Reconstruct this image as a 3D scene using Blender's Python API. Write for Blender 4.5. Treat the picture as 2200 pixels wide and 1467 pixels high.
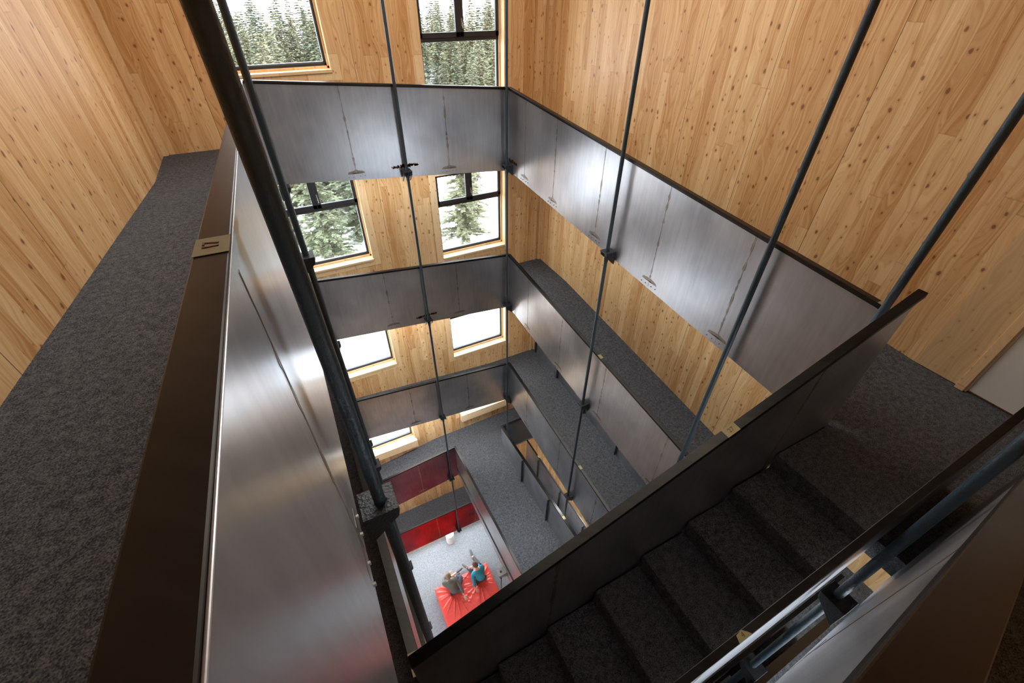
import bpy, bmesh, math, random
from mathutils import Vector, Matrix, noise
random.seed(7)
for o in list(bpy.data.objects): bpy.data.objects.remove(o, do_unlink=True)
SC = bpy.context.scene
C = SC.collection
S = 0.83                       # metres per layout unit: everything is laid out in units and scaled once at the end

# ------------------------------------------------------------------ camera
F_PX, YAW, PITCH, ROLL = 933.0, -.4804, .6932, .0078
cy, sy, cp, sp, cr, sr = math.cos(YAW), math.sin(YAW), math.cos(PITCH), math.sin(PITCH), math.cos(ROLL), math.sin(ROLL)
fwd = Vector((-sy*cp, cy*cp, -sp)); rt = Vector((cy, sy, 0)); up = rt.cross(fwd)
r2 = rt*cr + up*sr; u2 = up*cr - rt*sr
cam = bpy.data.cameras.new('camera'); camo = bpy.data.objects.new('camera', cam); C.objects.link(camo)
cam.sensor_width = 36; cam.lens = F_PX/2200*36; cam.clip_start = .02; cam.clip_end = 1000
camo.matrix_world = Matrix(((r2.x, u2.x, -fwd.x, 0), (r2.y, u2.y, -fwd.y, 0), (r2.z, u2.z, -fwd.z, 0), (0, 0, 0, 1)))
SC.camera = camo

# ------------------------------------------------------------------ world, exposure, large lights
W = bpy.data.worlds.new('overcast_sky'); SC.world = W; W.use_nodes = True
nt = W.node_tree; nt.nodes.clear()
wo = nt.nodes.new('ShaderNodeOutputWorld'); bg = nt.nodes.new('ShaderNodeBackground')
tc = nt.nodes.new('ShaderNodeTexCoord'); sx = nt.nodes.new('ShaderNodeSeparateXYZ'); rp = nt.nodes.new('ShaderNodeValToRGB')
mr = nt.nodes.new('ShaderNodeMapRange'); mr.inputs[1].default_value = -.3; mr.inputs[2].default_value = .8
nt.links.new(tc.outputs['Generated'], sx.inputs[0]); nt.links.new(sx.outputs[2], mr.inputs[0]); nt.links.new(mr.outputs[0], rp.inputs[0])
rp.color_ramp.elements[0].color = (.91, .95, 1, 1); rp.color_ramp.elements[1].color = (.84, .91, 1, 1)
nt.links.new(rp.outputs[0], bg.inputs[0]); bg.inputs[1].default_value = 4.6
nt.links.new(bg.outputs[0], wo.inputs[0])
SC.view_settings.view_transform = 'Standard'; SC.view_settings.look = 'None'
SC.view_settings.gamma = 1; SC.view_settings.use_curve_mapping = False
SC.view_settings.exposure = 1.25

def area(name, loc, size, direction, power, col=(1, 1, 1), portal=False):
    l = bpy.data.lights.new(name, 'AREA'); l.shape = 'RECTANGLE'; l.size = size[0]; l.size_y = size[1]
    l.energy = power; l.color = col
    if portal: l.cycles.is_portal = True
    o = bpy.data.objects.new(name, l); C.objects.link(o); o.location = loc
    o.rotation_euler = Vector(direction).to_track_quat('-Z', 'Z' if abs(direction[2]) < .9 else 'Y').to_euler()
    return o
ZG = -18.9                                   # ground floor level
XL, XR, YF, YN, ZT = -1.73, 5.84, 9.55, -1.7, 2.4   # room: left, right, far, near wall and ceiling
# unseen fill light added over the well, then portals at the window openings
area('added_well_fill', (2.0, 5.4, 2.34), (4.2, 4.2), (0, 0, -1), 90, (1, .98, .95))
area('window_portal', (.42, 9.72, -.25), (1.75, 2.0), (0, -1, 0), 1, portal=True)
for (wx, wz) in ((3.86, -1.15), (.42, -4.0), (3.86, -4.4), (.42, -7.3), (3.86, -7.75), (.42, -10.7), (3.86, -10.4), (1.5, -17.2)):
    area('window_portal', (wx, 9.72, wz), (1.75, 2.05) if wz > -15 else (5.5, 2.6), (0, -1, 0), 1, portal=True)
area('added_gallery_fill', (4.4, 5.0, -10.55), (.3, 4.5), (-.75, 0, -1), 34, (.86, .93, 1))  # unseen fill added to brighten the platform, no lamp fixture
LW = [(7.7, 9.2, -4.42), (6.4, 9.2, -7.84), (6.4, 9.2, -11.1), (5.6, 9.2, -14.2), (1.5, 6.8, -17.9)]      # unseen openings added in the left wall to bring in fill daylight
NW = (1.6, 4.6, -6.0)                                                               # opening added in the near wall, for its light in the stair gap
for (a_, b_, z_) in LW: area('window_portal', (XL-.2, (a_+b_)/2, z_+.9), (b_-a_, 1.8), (1, 0, 0), 1, portal=True)
area('window_portal', ((NW[0]+NW[1])/2, YN-.2, NW[2]+1.1), (NW[1]-NW[0], 2.2), (0, 1, 0), 1, portal=True)
for (x_, y_, z_, w_, h_, p_) in ((2.0, 8.85, -2.98, 3.4, .5, 12), (2.0, 8.85, -6.42, 3.4, .5, 18), (2.0, 8.85, -9.85, 3.4, .5, 26), (5.0, 5.0, -7.08, .5, 5, 16), (5.0, 5.0, -10.5, .5, 5, 24), (5.0, 5.0, -3.66, .5, 5, 8), (1.5, 8.85, -13.0, 3, .5, 10), (.0, .0, 0, .0, 0, 0)):
    if p_: area('added_gallery_fill', (x_, y_, z_), (w_, h_), (0, 0, -1), p_, (.88, .94, 1))  # fill lights added under the galleries for brightness, without fixtures
area('added_ground_fill', (1.9, .3, -16.6), (4, 1), (0, .1, -1), 35, (.93, .97, 1))  # this pair is unseen fill added to brighten the ground floor
area('added_ground_fill', (1.0, 8.9, -16.9), (4, .8), (0, 0, -1), 22, (.93, .97, 1))

# ------------------------------------------------------------------ materials
def mat(name):
    m = bpy.data.materials.new(name); m.use_nodes = True
    n = m.node_tree; b = n.nodes['Principled BSDF']
    return m, n, b
def N(n, t, **k):
    x = n.nodes.new(t)
    for a, v in k.items(): setattr(x, a, v)
    return x
def M(n, op, a, b=None, c=None):
    x = N(n, 'ShaderNodeMath', operation=op)
    for i, v in enumerate((a, b, c)):
        if v is None: continue
        if isinstance(v, (int, float)): x.inputs[i].default_value = v
        else: n.links.new(v, x.inputs[i])
    return x.outputs[0]
def ramp(n, src, stops):
    r = N(n, 'ShaderNodeValToRGB'); e = r.color_ramp.elements
    while len(e) < len(stops): e.new(.5)
    for i, (p, c) in enumerate(stops): e[i].position = p; e[i].color = (*c, 1)
    n.links.new(src, r.inputs[0]); return r.outputs[0]
def mixc(n, fac, a, b, mode='MIX'):
    x = N(n, 'ShaderNodeMix', data_type='RGBA', blend_type=mode)
    if isinstance(fac, (int, float)): x.inputs[0].default_value = fac
    else: n.links.new(fac, x.inputs[0])
    for i, v in ((6, a), (7, b)):
        if isinstance(v, tuple): x.inputs[i].default_value = (*v, 1)
        else: n.links.new(v, x.inputs[i])
    return x.outputs[2]
def comb(n, x, y, z=0):
    c = N(n, 'ShaderNodeCombineXYZ')
    for i, v in enumerate((x, y, z)):
        if isinstance(v, (int, float)): c.inputs[i].default_value = v
        else: n.links.new(v, c.inputs[i])
    return c.outputs[0]
def simple(name, col, rough=.5, metal=0, bump=0, bscale=60, spec=.5):
    m, n, b = mat(name)
    b.inputs['Base Color'].default_value = (*col, 1); b.inputs['Roughness'].default_value = rough; b.inputs['Metallic'].default_value = metal
    b.inputs['Specular IOR Level'].default_value = spec
    g = N(n, 'ShaderNodeNewGeometry'); t = N(n, 'ShaderNodeTexNoise'); t.inputs['Scale'].default_value = bscale; t.inputs['Detail'].default_value = 4
    n.links.new(g.outputs['Position'], t.inputs['Vector'])
    v = mixc(n, M(n, 'MULTIPLY', t.outputs[0], .35), col, tuple(c*.6 for c in col)); n.links.new(v, b.inputs['Base Color'])
    if bump:
        bp = N(n, 'ShaderNodeBump'); bp.inputs['Strength'].default_value = bump; bp.inputs['Distance'].default_value = .01
        n.links.new(t.outputs[0], bp.inputs['Height']); n.links.new(bp.outputs[0], b.inputs['Normal'])
    return m

def wood_mat(name, light, dark, board=.15, seam=1.25, horizontal=False, plain=False, knot=1.0):
    m, n, b = mat(name)
    g = N(n, 'ShaderNodeNewGeometry'); s = N(n, 'ShaderNodeSeparateXYZ')
    sc = N(n, 'ShaderNodeVectorMath', operation='SCALE'); sc.inputs['Scale'].default_value = 1/S
    n.links.new(g.outputs['Position'], sc.inputs[0]); n.links.new(sc.outputs[0], s.inputs[0])
    hx = M(n, 'ADD', s.outputs[0], s.outputs[1]); hx = M(n, 'ADD', hx, 40)
    u, v = (s.outputs[2], hx) if horizontal else (hx, s.outputs[2])
    if horizontal: u = M(n, 'ADD', M(n, 'MULTIPLY', s.outputs[1], .7), M(n, 'ADD', u, 60)); v = s.outputs[0]
    ub = M(n, 'DIVIDE', u, board); idb = M(n, 'FLOOR', ub); fr = M(n, 'FRACT', ub)
    wn = N(n, 'ShaderNodeTexWhiteNoise', noise_dimensions='1D'); n.links.new(idb, wn.inputs['W']); r1 = wn.outputs['Value']
    vv = M(n, 'ADD', v, M(n, 'MULTIPLY', r1, 17)); id2 = M(n, 'FLOOR', M(n, 'DIVIDE', vv, 4.6))
    w2 = N(n, 'ShaderNodeTexWhiteNoise', noise_dimensions='2D'); n.links.new(comb(n, idb, id2), w2.inputs['Vector']); r2_ = w2.outputs['Value']
    # grain: noise bands bent by a slow distortion, running along the board
    ds = N(n, 'ShaderNodeTexNoise'); ds.inputs['Scale'].default_value = 1.0; ds.inputs['Detail'].default_value = 1
    n.links.new(comb(n, M(n, 'MULTIPLY', u, 5), M(n, 'MULTIPLY', vv, 1.1), M(n, 'MULTIPLY', r2_, 9)), ds.inputs['Vector'])
    gu = M(n, 'ADD', M(n, 'MULTIPLY', u, 42), M(n, 'MULTIPLY', ds.outputs[0], 14))
    gn = N(n, 'ShaderNodeTexNoise'); gn.inputs['Scale'].default_value = 1.0; gn.inputs['Detail'].default_value = 3
    n.links.new(comb(n, gu, M(n, 'MULTIPLY', vv, .8), M(n, 'MULTIPLY', r2_, 31)), gn.inputs['Vector'])
    gr = ramp(n, gn.outputs[0], [(.35, (0, 0, 0)), (.68, (1, 1, 1))])
    tone = M(n, 'ADD', M(n, 'MULTIPLY', r2_, .58), M(n, 'MULTIPLY', gr, .48))
    bn = N(n, 'ShaderNodeTexNoise'); bn.inputs['Scale'].default_value = .45; bn.inputs['Detail'].default_value = 2
    n.links.new(sc.outputs[0], bn.inputs['Vector'])
    tone = M(n, 'ADD', tone, M(n, 'MULTIPLY', M(n, 'SUBTRACT', bn.outputs[0], .5), .35))
    mid = tuple((a+c)/2*1.03 for a, c in zip(light, dark))
    col = ramp(n, tone, [(0, light), (.5, mid), (1, dark)])
    if not plain:
        vo = N(n, 'ShaderNodeTexVoronoi', voronoi_dimensions='2D', feature='F1'); vo.inputs['Scale'].default_value = 1; vo.inputs['Randomness'].default_value = 1
        kd = N(n, 'ShaderNodeTexNoise'); kd.inputs['Scale'].default_value = 14; kd.inputs['Detail'].default_value = 2; n.links.new(sc.outputs[0], kd.inputs['Vector'])
        kv = N(n, 'ShaderNodeSeparateColor'); n.links.new(kd.outputs['Color'], kv.inputs[0])
        n.links.new(comb(n, M(n, 'ADD', M(n, 'MULTIPLY', u, 7.5), M(n, 'MULTIPLY', kv.outputs[0], .16)), M(n, 'ADD', M(n, 'MULTIPLY', vv, 5.0), M(n, 'MULTIPLY', kv.outputs[1], .16))), vo.inputs['Vector'])
        sv = N(n, 'ShaderNodeSeparateColor'); n.links.new(vo.outputs['Color'], sv.inputs[0])
        rad = M(n, 'MULTIPLY', M(n, 'POWER', sv.outputs[0], 2.4), .15*knot)
        k = M(n, 'SUBTRACT', rad, vo.outputs['Distance'])
        kf = N(n, 'ShaderNodeMapRange'); kf.inputs[1].default_value = -.012; kf.inputs[2].default_value = .03; n.links.new(k, kf.inputs[0])
        halo = N(n, 'ShaderNodeMapRange'); halo.inputs[1].default_value = -.13; halo.inputs[2].default_value = .02; n.links.new(k, halo.inputs[0])
        col = mixc(n, M(n, 'MULTIPLY', halo.outputs[0], .38), col, tuple(c*f for c, f in zip(dark, (.8, .62, .5))))
        col = mixc(n, M(n, 'MULTIPLY', kf.outputs[0], .75), col, (.17, .065, .025))
    # joints between boards, end joints and wider panel seams
    e = M(n, 'GREATER_THAN', M(n, 'ABSOLUTE', M(n, 'SUBTRACT', fr, .5)), .485)
    col = mixc(n, M(n, 'MULTIPLY', e, .28), col, (.12, .055, .02))
    fe = M(n, 'FRACT', M(n, 'DIVIDE', vv, 4.6)); ee = M(n, 'GREATER_THAN', M(n, 'ABSOLUTE', M(n, 'SUBTRACT', fe, .5)), .4985)
    col = mixc(n, M(n, 'MULTIPLY', ee, .18), col, (.12, .055, .02))
    if seam:
        fs = M(n, 'FRACT', M(n, 'DIVIDE', u, seam)); es = M(n, 'LESS_THAN', fs, .006)
        col = mixc(n, M(n, 'MULTIPLY', es, .75), col, (.05, .022, .01))
    n.links.new(col, b.inputs['Base Color']); b.inputs['Roughness'].default_value = .42
    b.inputs['Specular IOR Level'].default_value = .35
    return m
def steel_mat(name, a, c, rough=(.285, .33), tint=None, tintpos=(.62, .75)):
    m, n, b = mat(name)
    g = N(n, 'ShaderNodeNewGeometry'); mp = N(n, 'ShaderNodeMapping'); n.links.new(g.outputs['Position'], mp.inputs[0])
    t1 = N(n, 'ShaderNodeTexNoise'); t1.inputs['Scale'].default_value = 1.3; t1.inputs['Detail'].default_value = 3; t1.inputs['Distortion'].default_value = .15
    n.links.new(mp.outputs[0], t1.inputs[0])
    t2 = N(n, 'ShaderNodeTexNoise'); t2.inputs['Scale'].default_value = 1; t2.inputs['Detail'].default_value = 5
    s = N(n, 'ShaderNodeSeparateXYZ'); n.links.new(g.outputs['Position'], s.inputs[0])
    h = M(n, 'ADD', s.outputs[0], s.outputs[1])
    n.links.new(comb(n, M(n, 'MULTIPLY', h, 26), M(n, 'MULTIPLY', s.outputs[2], 2.2), 0), t2.inputs[0])
    f = M(n, 'ADD', M(n, 'MULTIPLY', t1.outputs[0], .75), M(n, 'MULTIPLY', t2.outputs[0], .25))
    col = ramp(n, f, [(.32, a), (.68, c)])
    if tint: col = mixc(n, ramp(n, t1.outputs[0], [(tintpos[0], (0, 0, 0)), (tintpos[1], (.7, .7, .7))]), col, tint)
    n.links.new(col, b.inputs['Base Color']); b.inputs['Metallic'].default_value = .92
    r = N(n, 'ShaderNodeMapRange'); r.inputs[1].default_value = .3; r.inputs[2].default_value = .7; r.inputs[3].default_value = rough[0]; r.inputs[4].default_value = rough[1]
    n.links.new(f, r.inputs[0]); n.links.new(r.outputs[0], b.inputs['Roughness'])
    bp = N(n, 'ShaderNodeBump'); bp.inputs['Strength'].default_value = .05; bp.inputs['Distance'].default_value = .004
    t3 = N(n, 'ShaderNodeTexNoise'); t3.inputs['Scale'].default_value = 2.2; t3.inputs['Detail'].default_value = 2; n.links.new(g.outputs['Position'], t3.inputs[0])
    n.links.new(M(n, 'ADD', t3.outputs[0], M(n, 'MULTIPLY', t2.outputs[0], .12)), bp.inputs['Height']); n.links.new(bp.outputs[0], b.inputs['Normal'])
    return m
def carpet_mat(name, a, c):
    m, n, b = mat(name)
    g = N(n, 'ShaderNodeNewGeometry')
    t = N(n, 'ShaderNodeTexNoise'); t.inputs['Scale'].default_value = 150; t.inputs['Detail'].default_value = 3; n.links.new(g.outputs['Position'], t.inputs[0])
    t2 = N(n, 'ShaderNodeTexNoise'); t2.inputs['Scale'].default_value = 28; t2.inputs['Detail'].default_value = 4; n.links.new(g.outputs['Position'], t2.inputs[0])
    f = M(n, 'ADD', M(n, 'MULTIPLY', t.outputs[0], .7), M(n, 'MULTIPLY', t2.outputs[0], .3))
    n.links.new(ramp(n, f, [(.4, a), (.64, c)]), b.inputs['Base Color']); b.inputs['Roughness'].default_value = 1; b.inputs['Specular IOR Level'].default_value = .1
    bp = N(n, 'ShaderNodeBump'); bp.inputs['Strength'].default_value = .6; bp.inputs['Distance'].default_value = .006
    n.links.new(t.outputs[0], bp.inputs['Height']); n.links.new(bp.outputs[0], b.inputs['Normal'])
    return m
m_wood = wood_mat('spruce_boards', (.84, .57, .29), (.50, .23, .07))
m_trim = wood_mat('pale_spruce_trim', (.84, .60, .34), (.66, .38, .16), board=.9, seam=0, knot=.5)
m_sill = wood_mat('window_sill_wood', (.86, .66, .42), (.72, .47, .24), board=.4, seam=0, horizontal=True, knot=.4)
m_ply = wood_mat('plywood', (.74, .52, .29), (.55, .35, .16), board=1.6, seam=0, knot=.35)
m_steel = steel_mat('raw_steel_sheet', (.36, .36, .375), (.64, .635, .64))
m_steel2 = steel_mat('scratched_steel', (.40, .40, .42), (.72, .72, .73), (.285, .34))
m_cap = steel_mat('brown_steel_cap', (.020, .018, .016), (.050, .044, .037), (.30, .42), (.055, .032, .022))
m_redrefl = steel_mat('red_reflection_tinted_steel', (.16, .012, .018), (.62, .03, .04), (.285, .36))  # red reflection of the mat put into the sheet colour
m_maroonrefl = steel_mat('maroon_reflection_tinted_steel', (.13, .055, .075), (.28, .13, .15), (.285, .36))  # maroon cast of the mat reflection mixed into this steel's colour
m_weld = steel_mat('weld_bead', (.20, .16, .12), (.62, .58, .52), (.3, .5))
m_burn = steel_mat('heat_tinted_weld_patch', (.17, .14, .11), (.40, .35, .29), (.3, .45))
m_rust = simple('rust_stain', (.14, .06, .03), .8)
m_black = simple('black_painted_steel', (.018, .021, .024), .38, 0, .5, 90)
m_rod = simple('blue_black_painted_rod', (.022, .042, .055), .45, 0, .4, 60, .6)
m_bolt = simple('bolt_steel', (.35, .33, .30), .4, .9)
m_frame = simple('anthracite_window_frame', (.022, .021, .021), .45)
m_frame2 = simple('grey_window_gasket', (.10, .11, .125), .4)
m_handle = simple('brushed_handle', (.45, .40, .36), .35, .8)
m_carpet = carpet_mat('charcoal_carpet', (.035, .036, .038), (.155, .157, .162))
m_carpet2 = carpet_mat('ground_floor_carpet', (.15, .16, .175), (.36, .375, .40))
m_under = simple('dark_underside', (.07, .065, .06), .7)
m_white = simple('white_paint', (.75, .74, .70), .45, 0, 0, 3)
m_tape = simple('masking_tape', (.30, .23, .085), .6)
m_ink = simple('red_brown_ink', (.22, .05, .03), .7)
m_red = simple('red_vinyl', (.80, .075, .055), .32, 0, 0, 12)
m_ceil = simple('ceiling_paint', (.62, .55, .45), .8)
def glass_mat():
    m = bpy.data.materials.new('window_glass'); m.use_nodes = True; n = m.node_tree; n.nodes.clear()
    o = N(n, 'ShaderNodeOutputMaterial'); t = N(n, 'ShaderNodeBsdfTransparent'); g = N(n, 'ShaderNodeBsdfGlossy'); x = N(n, 'ShaderNodeMixShader')
    t.inputs[0].default_value = (.93, .95, .95, 1); g.inputs['Roughness'].default_value = .02; x.inputs[0].default_value = .05
    n.links.new(t.outputs[0], x.inputs[1]); n.links.new(g.outputs[0], x.inputs[2]); n.links.new(x.outputs[0], o.inputs[0]); return m
m_glass = glass_mat()

# ------------------------------------------------------------------ helpers
def tag(o, label=None, cat=None, group=None, kind=None):
    if label: o['label'] = label
    if cat: o['category'] = cat
    if group: o['group'] = group
    if kind: o['kind'] = kind
    return o
def empty(name, loc, label, cat, group=None, kind=None):
    o = bpy.data.objects.new(name, None); C.objects.link(o); o.location = loc; o.empty_display_size = .1
    return tag(o, label, cat, group, kind)
class MB:
    def __init__(s): s.v = []; s.f = []
    def add(s, vs, fs):
        k = len(s.v); s.v += [tuple(v) for v in vs]; s.f += [tuple(i+k for i in f) for f in fs]; return s
    def box(s, a, b):
        (x0, y0, z0), (x1, y1, z1) = a, b
        return s.hexa([(x0, y0, z0), (x1, y0, z0), (x1, y1, z0), (x0, y1, z0), (x0, y0, z1), (x1, y0, z1), (x1, y1, z1), (x0, y1, z1)])
    def hexa(s, v):   # bottom ring 0-3, top ring 4-7
        return s.add(v, [(0, 3, 2, 1), (4, 5, 6, 7), (0, 1, 5, 4), (1, 2, 6, 5), (2, 3, 7, 6), (3, 0, 4, 7)])
    def prism(s, ring, off):   # ring: planar polygon, off: extrusion vector
        n = len(ring); off = Vector(off); r = [Vector(p) for p in ring]
        return s.add([*r, *[p+off for p in r]], [tuple(range(n-1, -1, -1)), tuple(range(n, 2*n))] + [(i, (i+1) % n, n+(i+1) % n, n+i) for i in range(n)])
    def tube(s, pts, r, n=12, cap=True):
        pts = [Vector(p) for p in pts]; k = len(s.v); rr = r if isinstance(r, (list, tuple)) else [r]*len(pts)
        for i, p in enumerate(pts):
            d = (pts[min(i+1, len(pts)-1)]-pts[max(i-1, 0)]).normalized()
            a = d.cross(Vector((0, 0, 1)) if abs(d.z) < .9 else Vector((1, 0, 0))).normalized(); b = d.cross(a)
            for j in range(n):
                t = 2*math.pi*j/n; s.v.append(tuple(p+(a*math.cos(t)+b*math.sin(t))*rr[i]))
        for i in range(len(pts)-1):
            for j in range(n):
                s.f.append((k+i*n+j, k+i*n+(j+1) % n, k+(i+1)*n+(j+1) % n, k+(i+1)*n+j))
        if cap:
            s.f.append(tuple(k+j for j in range(n))[::-1]); s.f.append(tuple(k+(len(pts)-1)*n+j for j in range(n)))
        return s
    def disc(s, c, nrm, r, h, n=10, wob=0):
        c = Vector(c); nrm = Vector(nrm).normalized(); a = nrm.cross(Vector((0, 0, 1)) if abs(nrm.z) < .9 else Vector((1, 0, 0))).normalized(); b = nrm.cross(a)
        rx, ry = r if isinstance(r, tuple) else (r, r)
        ring = []
        for j in range(n):
            t = 2*math.pi*j/n; q = 1+wob*(random.random()-.5); ring.append(c+a*math.cos(t)*rx*q+b*math.sin(t)*ry*q)
        return s.prism(ring, nrm*h)
    def build(s, name, m, parent=None, smooth=False, bevel=0, origin=None):
        me = bpy.data.meshes.new(name); o = Vector(origin) if origin else (abs_loc(parent) if parent else Vector((0, 0, 0)))
        me.from_pydata([tuple(Vector(v)-o) for v in s.v], [], s.f); me.update()
        bm = bmesh.new(); bm.from_mesh(me); bmesh.ops.recalc_face_normals(bm, faces=bm.faces); bm.to_mesh(me); bm.free()
        me.materials.append(m); ob = bpy.data.objects.new(name, me); C.objects.link(ob)
        if parent: ob.parent = parent
        if origin and not parent: ob.location = o
        if origin and parent: ob.location = o-abs_loc(parent)
        if smooth:
            for p in me.polygons: p.use_smooth = True
        if bevel:
            b = ob.modifiers.new('bevel', 'BEVEL'); b.width = bevel; b.segments = 2; b.limit_method = 'ANGLE'; b.angle_limit = .6
        return ob
def abs_loc(o):
    v = Vector((0, 0, 0))
    while o: v = v+Vector(o.location); o = o.parent
    return v
def struct(name, mb, m, label=None, **k):
    o = mb.build(name, m, **k); o['kind'] = 'structure'
    if label: o['label'] = label
    return o
def text_mesh(txt, size, m, parent, loc, xdir, ydir, name='handwritten_number'):
    cu = bpy.data.curves.new('t', 'FONT'); cu.body = txt; cu.size = size; cu.extrude = .0006; cu.align_x = 'CENTER'; cu.align_y = 'CENTER'
    t = bpy.data.objects.new('t', cu); C.objects.link(t); dg = bpy.context.evaluated_depsgraph_get()
    me = bpy.data.meshes.new_from_object(t.evaluated_get(dg)); bpy.data.objects.remove(t, do_unlink=True)
    me.materials.clear(); me.materials.append(m); o = bpy.data.objects.new(name, me); C.objects.link(o); o.parent = parent
    x = Vector(xdir).normalized(); z = x.cross(Vector(ydir)).normalized(); y = z.cross(x)
    R = Matrix((x, y, z)).transposed().to_4x4(); R.translation = Vector(loc)-abs_loc(parent); o.matrix_local = R
    return o

# ------------------------------------------------------------------ room shell
H = 3.42
def Lz(y, k=0): return -1.53-.0975*max(min(y, 8.17), 0)-H*k          # floor height on the left ramp
def Fz(x, k=0): return -2.33-.0899*max(min(x+.17, 4.34), 0)-H*k       # far ramp
def Rz(y, k=0): return -3.35+.0895*(max(min(y, 8.14), 1.1)-1.1)-H*k
WL = [(-.45, 1.30, -1.25), (-.45, 1.30, -5.04), (-.45, 1.30, -8.36), (-.45, 1.36, -11.79)]
WR = [(2.98, 4.75, -2.17), (2.98, 4.75, -5.45), (2.98, 4.75, -8.80), (2.98, 4.75, -11.42)]
WH = 2.07
def wh(z): return 1.5 if z == -11.42 else WH
holes = [(a, b, z, z+wh(z)) for (a, b, z) in WL+WR]+[(-.9, 4.9, ZG+.4, ZG+3.0)]  # last opening is added to light the ground floor
# far wall with openings, 0.45 deep
xs = sorted({XL-.4, XR+.4, *[h[0] for h in holes], *[h[1] for h in holes]}); zs = sorted({ZG-.3, ZT, *[h[2] for h in holes], *[h[3] for h in holes]})
fw = MB()
for i in range(len(xs)-1):
    for j in range(len(zs)-1):
        cx_, cz_ = (xs[i]+xs[i+1])/2, (zs[j]+zs[j+1])/2
        if any(h[0] < cx_ < h[1] and h[2] < cz_ < h[3] for h in holes): continue
        x0, x1, z0, z1 = xs[i], xs[i+1], zs[j], zs[j+1]
        fw.add([(x0, YF, z0), (x1, YF, z0), (x1, YF, z1), (x0, YF, z1)], [(0, 1, 2, 3)])
        fw.add([(x0, YF+.45, z0), (x1, YF+.45, z0), (x1, YF+.45, z1), (x0, YF+.45, z1)], [(3, 2, 1, 0)])
for h in holes:
    x0, x1, z0, z1 = h
    for a, b in (((x0, z0), (x1, z0)), ((x1, z0), (x1, z1)), ((x1, z1), (x0, z1)), ((x0, z1), (x0, z0))):
        fw.add([(a[0], YF, a[1]), (b[0], YF, b[1]), (b[0], YF+.45, b[1]), (a[0], YF+.45, a[1])], [(0, 1, 2, 3)])
struct('wall_far', fw, m_wood, 'spruce board wall with the paired windows')
def holed(axis, p0, p1, lo, hi, hs):
    us = sorted({lo, hi, *[h[0] for h in hs], *[h[1] for h in hs]}); zs = sorted({ZG-.3, ZT, *[h[2] for h in hs], *[h[3] for h in hs]}); mb = MB()
    for i in range(len(us)-1):
        for j in range(len(zs)-1):
            cu, cz = (us[i]+us[i+1])/2, (zs[j]+zs[j+1])/2
            if any(h[0] < cu < h[1] and h[2] < cz < h[3] for h in hs): continue
            if axis == 'x': mb.box((p0, us[i], zs[j]), (p1, us[i+1], zs[j+1]))
            else: mb.box((us[i], p0, zs[j]), (us[i+1], p1, zs[j+1]))
    return mb
struct('wall_left', holed('x', XL-.3, XL, YN-.3, YF, [(a_, b_, z_, z_+1.8) for a_, b_, z_ in LW]), m_wood, 'spruce board wall beside the upper ramp on the left')
struct('wall_right', MB().box((XR, YN-.3, ZG-.3), (XR+.3, YF, ZT)), m_wood, 'large knotty spruce board wall on the right')
struct('wall_near', holed('y', YN-.3, YN, XL, XR, [(NW[0], NW[1], NW[2], NW[2]+2.2)]), m_wood)
ce = MB()                                                             # ceiling with a recess added over the well for the unseen fill light
ce.box((XL-.3, YN-.3, ZT), (-.4, YF+.45, ZT+.3)); ce.box((4.4, YN-.3, ZT), (XR+.3, YF+.45, ZT+.3)); ce.box((-.4, YN-.3, ZT), (4.4, 3, ZT+.3)); ce.box((-.4, 7.8, ZT), (4.4, YF+.45, ZT+.3)); ce.box((-.4, 3, ZT+.2), (4.4, 7.8, ZT+.3))
struct('ceiling', ce, m_ceil)
struct('floor', MB().box((XL, YN, ZG-.3), (XR, YF, ZG)), m_carpet2, 'pale grey ground floor carpet at the bottom of the well')
# corner battens
struct('trim_1', MB().box((XL, YF-.05, ZG), (XL+.075, YF, ZT)), m_trim, 'pale batten in the far left corner')
struct('trim_2', MB().box((XR-.07, YF-.05, ZG), (XR, YF, ZT)).box((XR-.20, YF-.02, ZG), (XR-.15, YF, ZT)), m_trim, 'pale battens in the far right corner')

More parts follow.
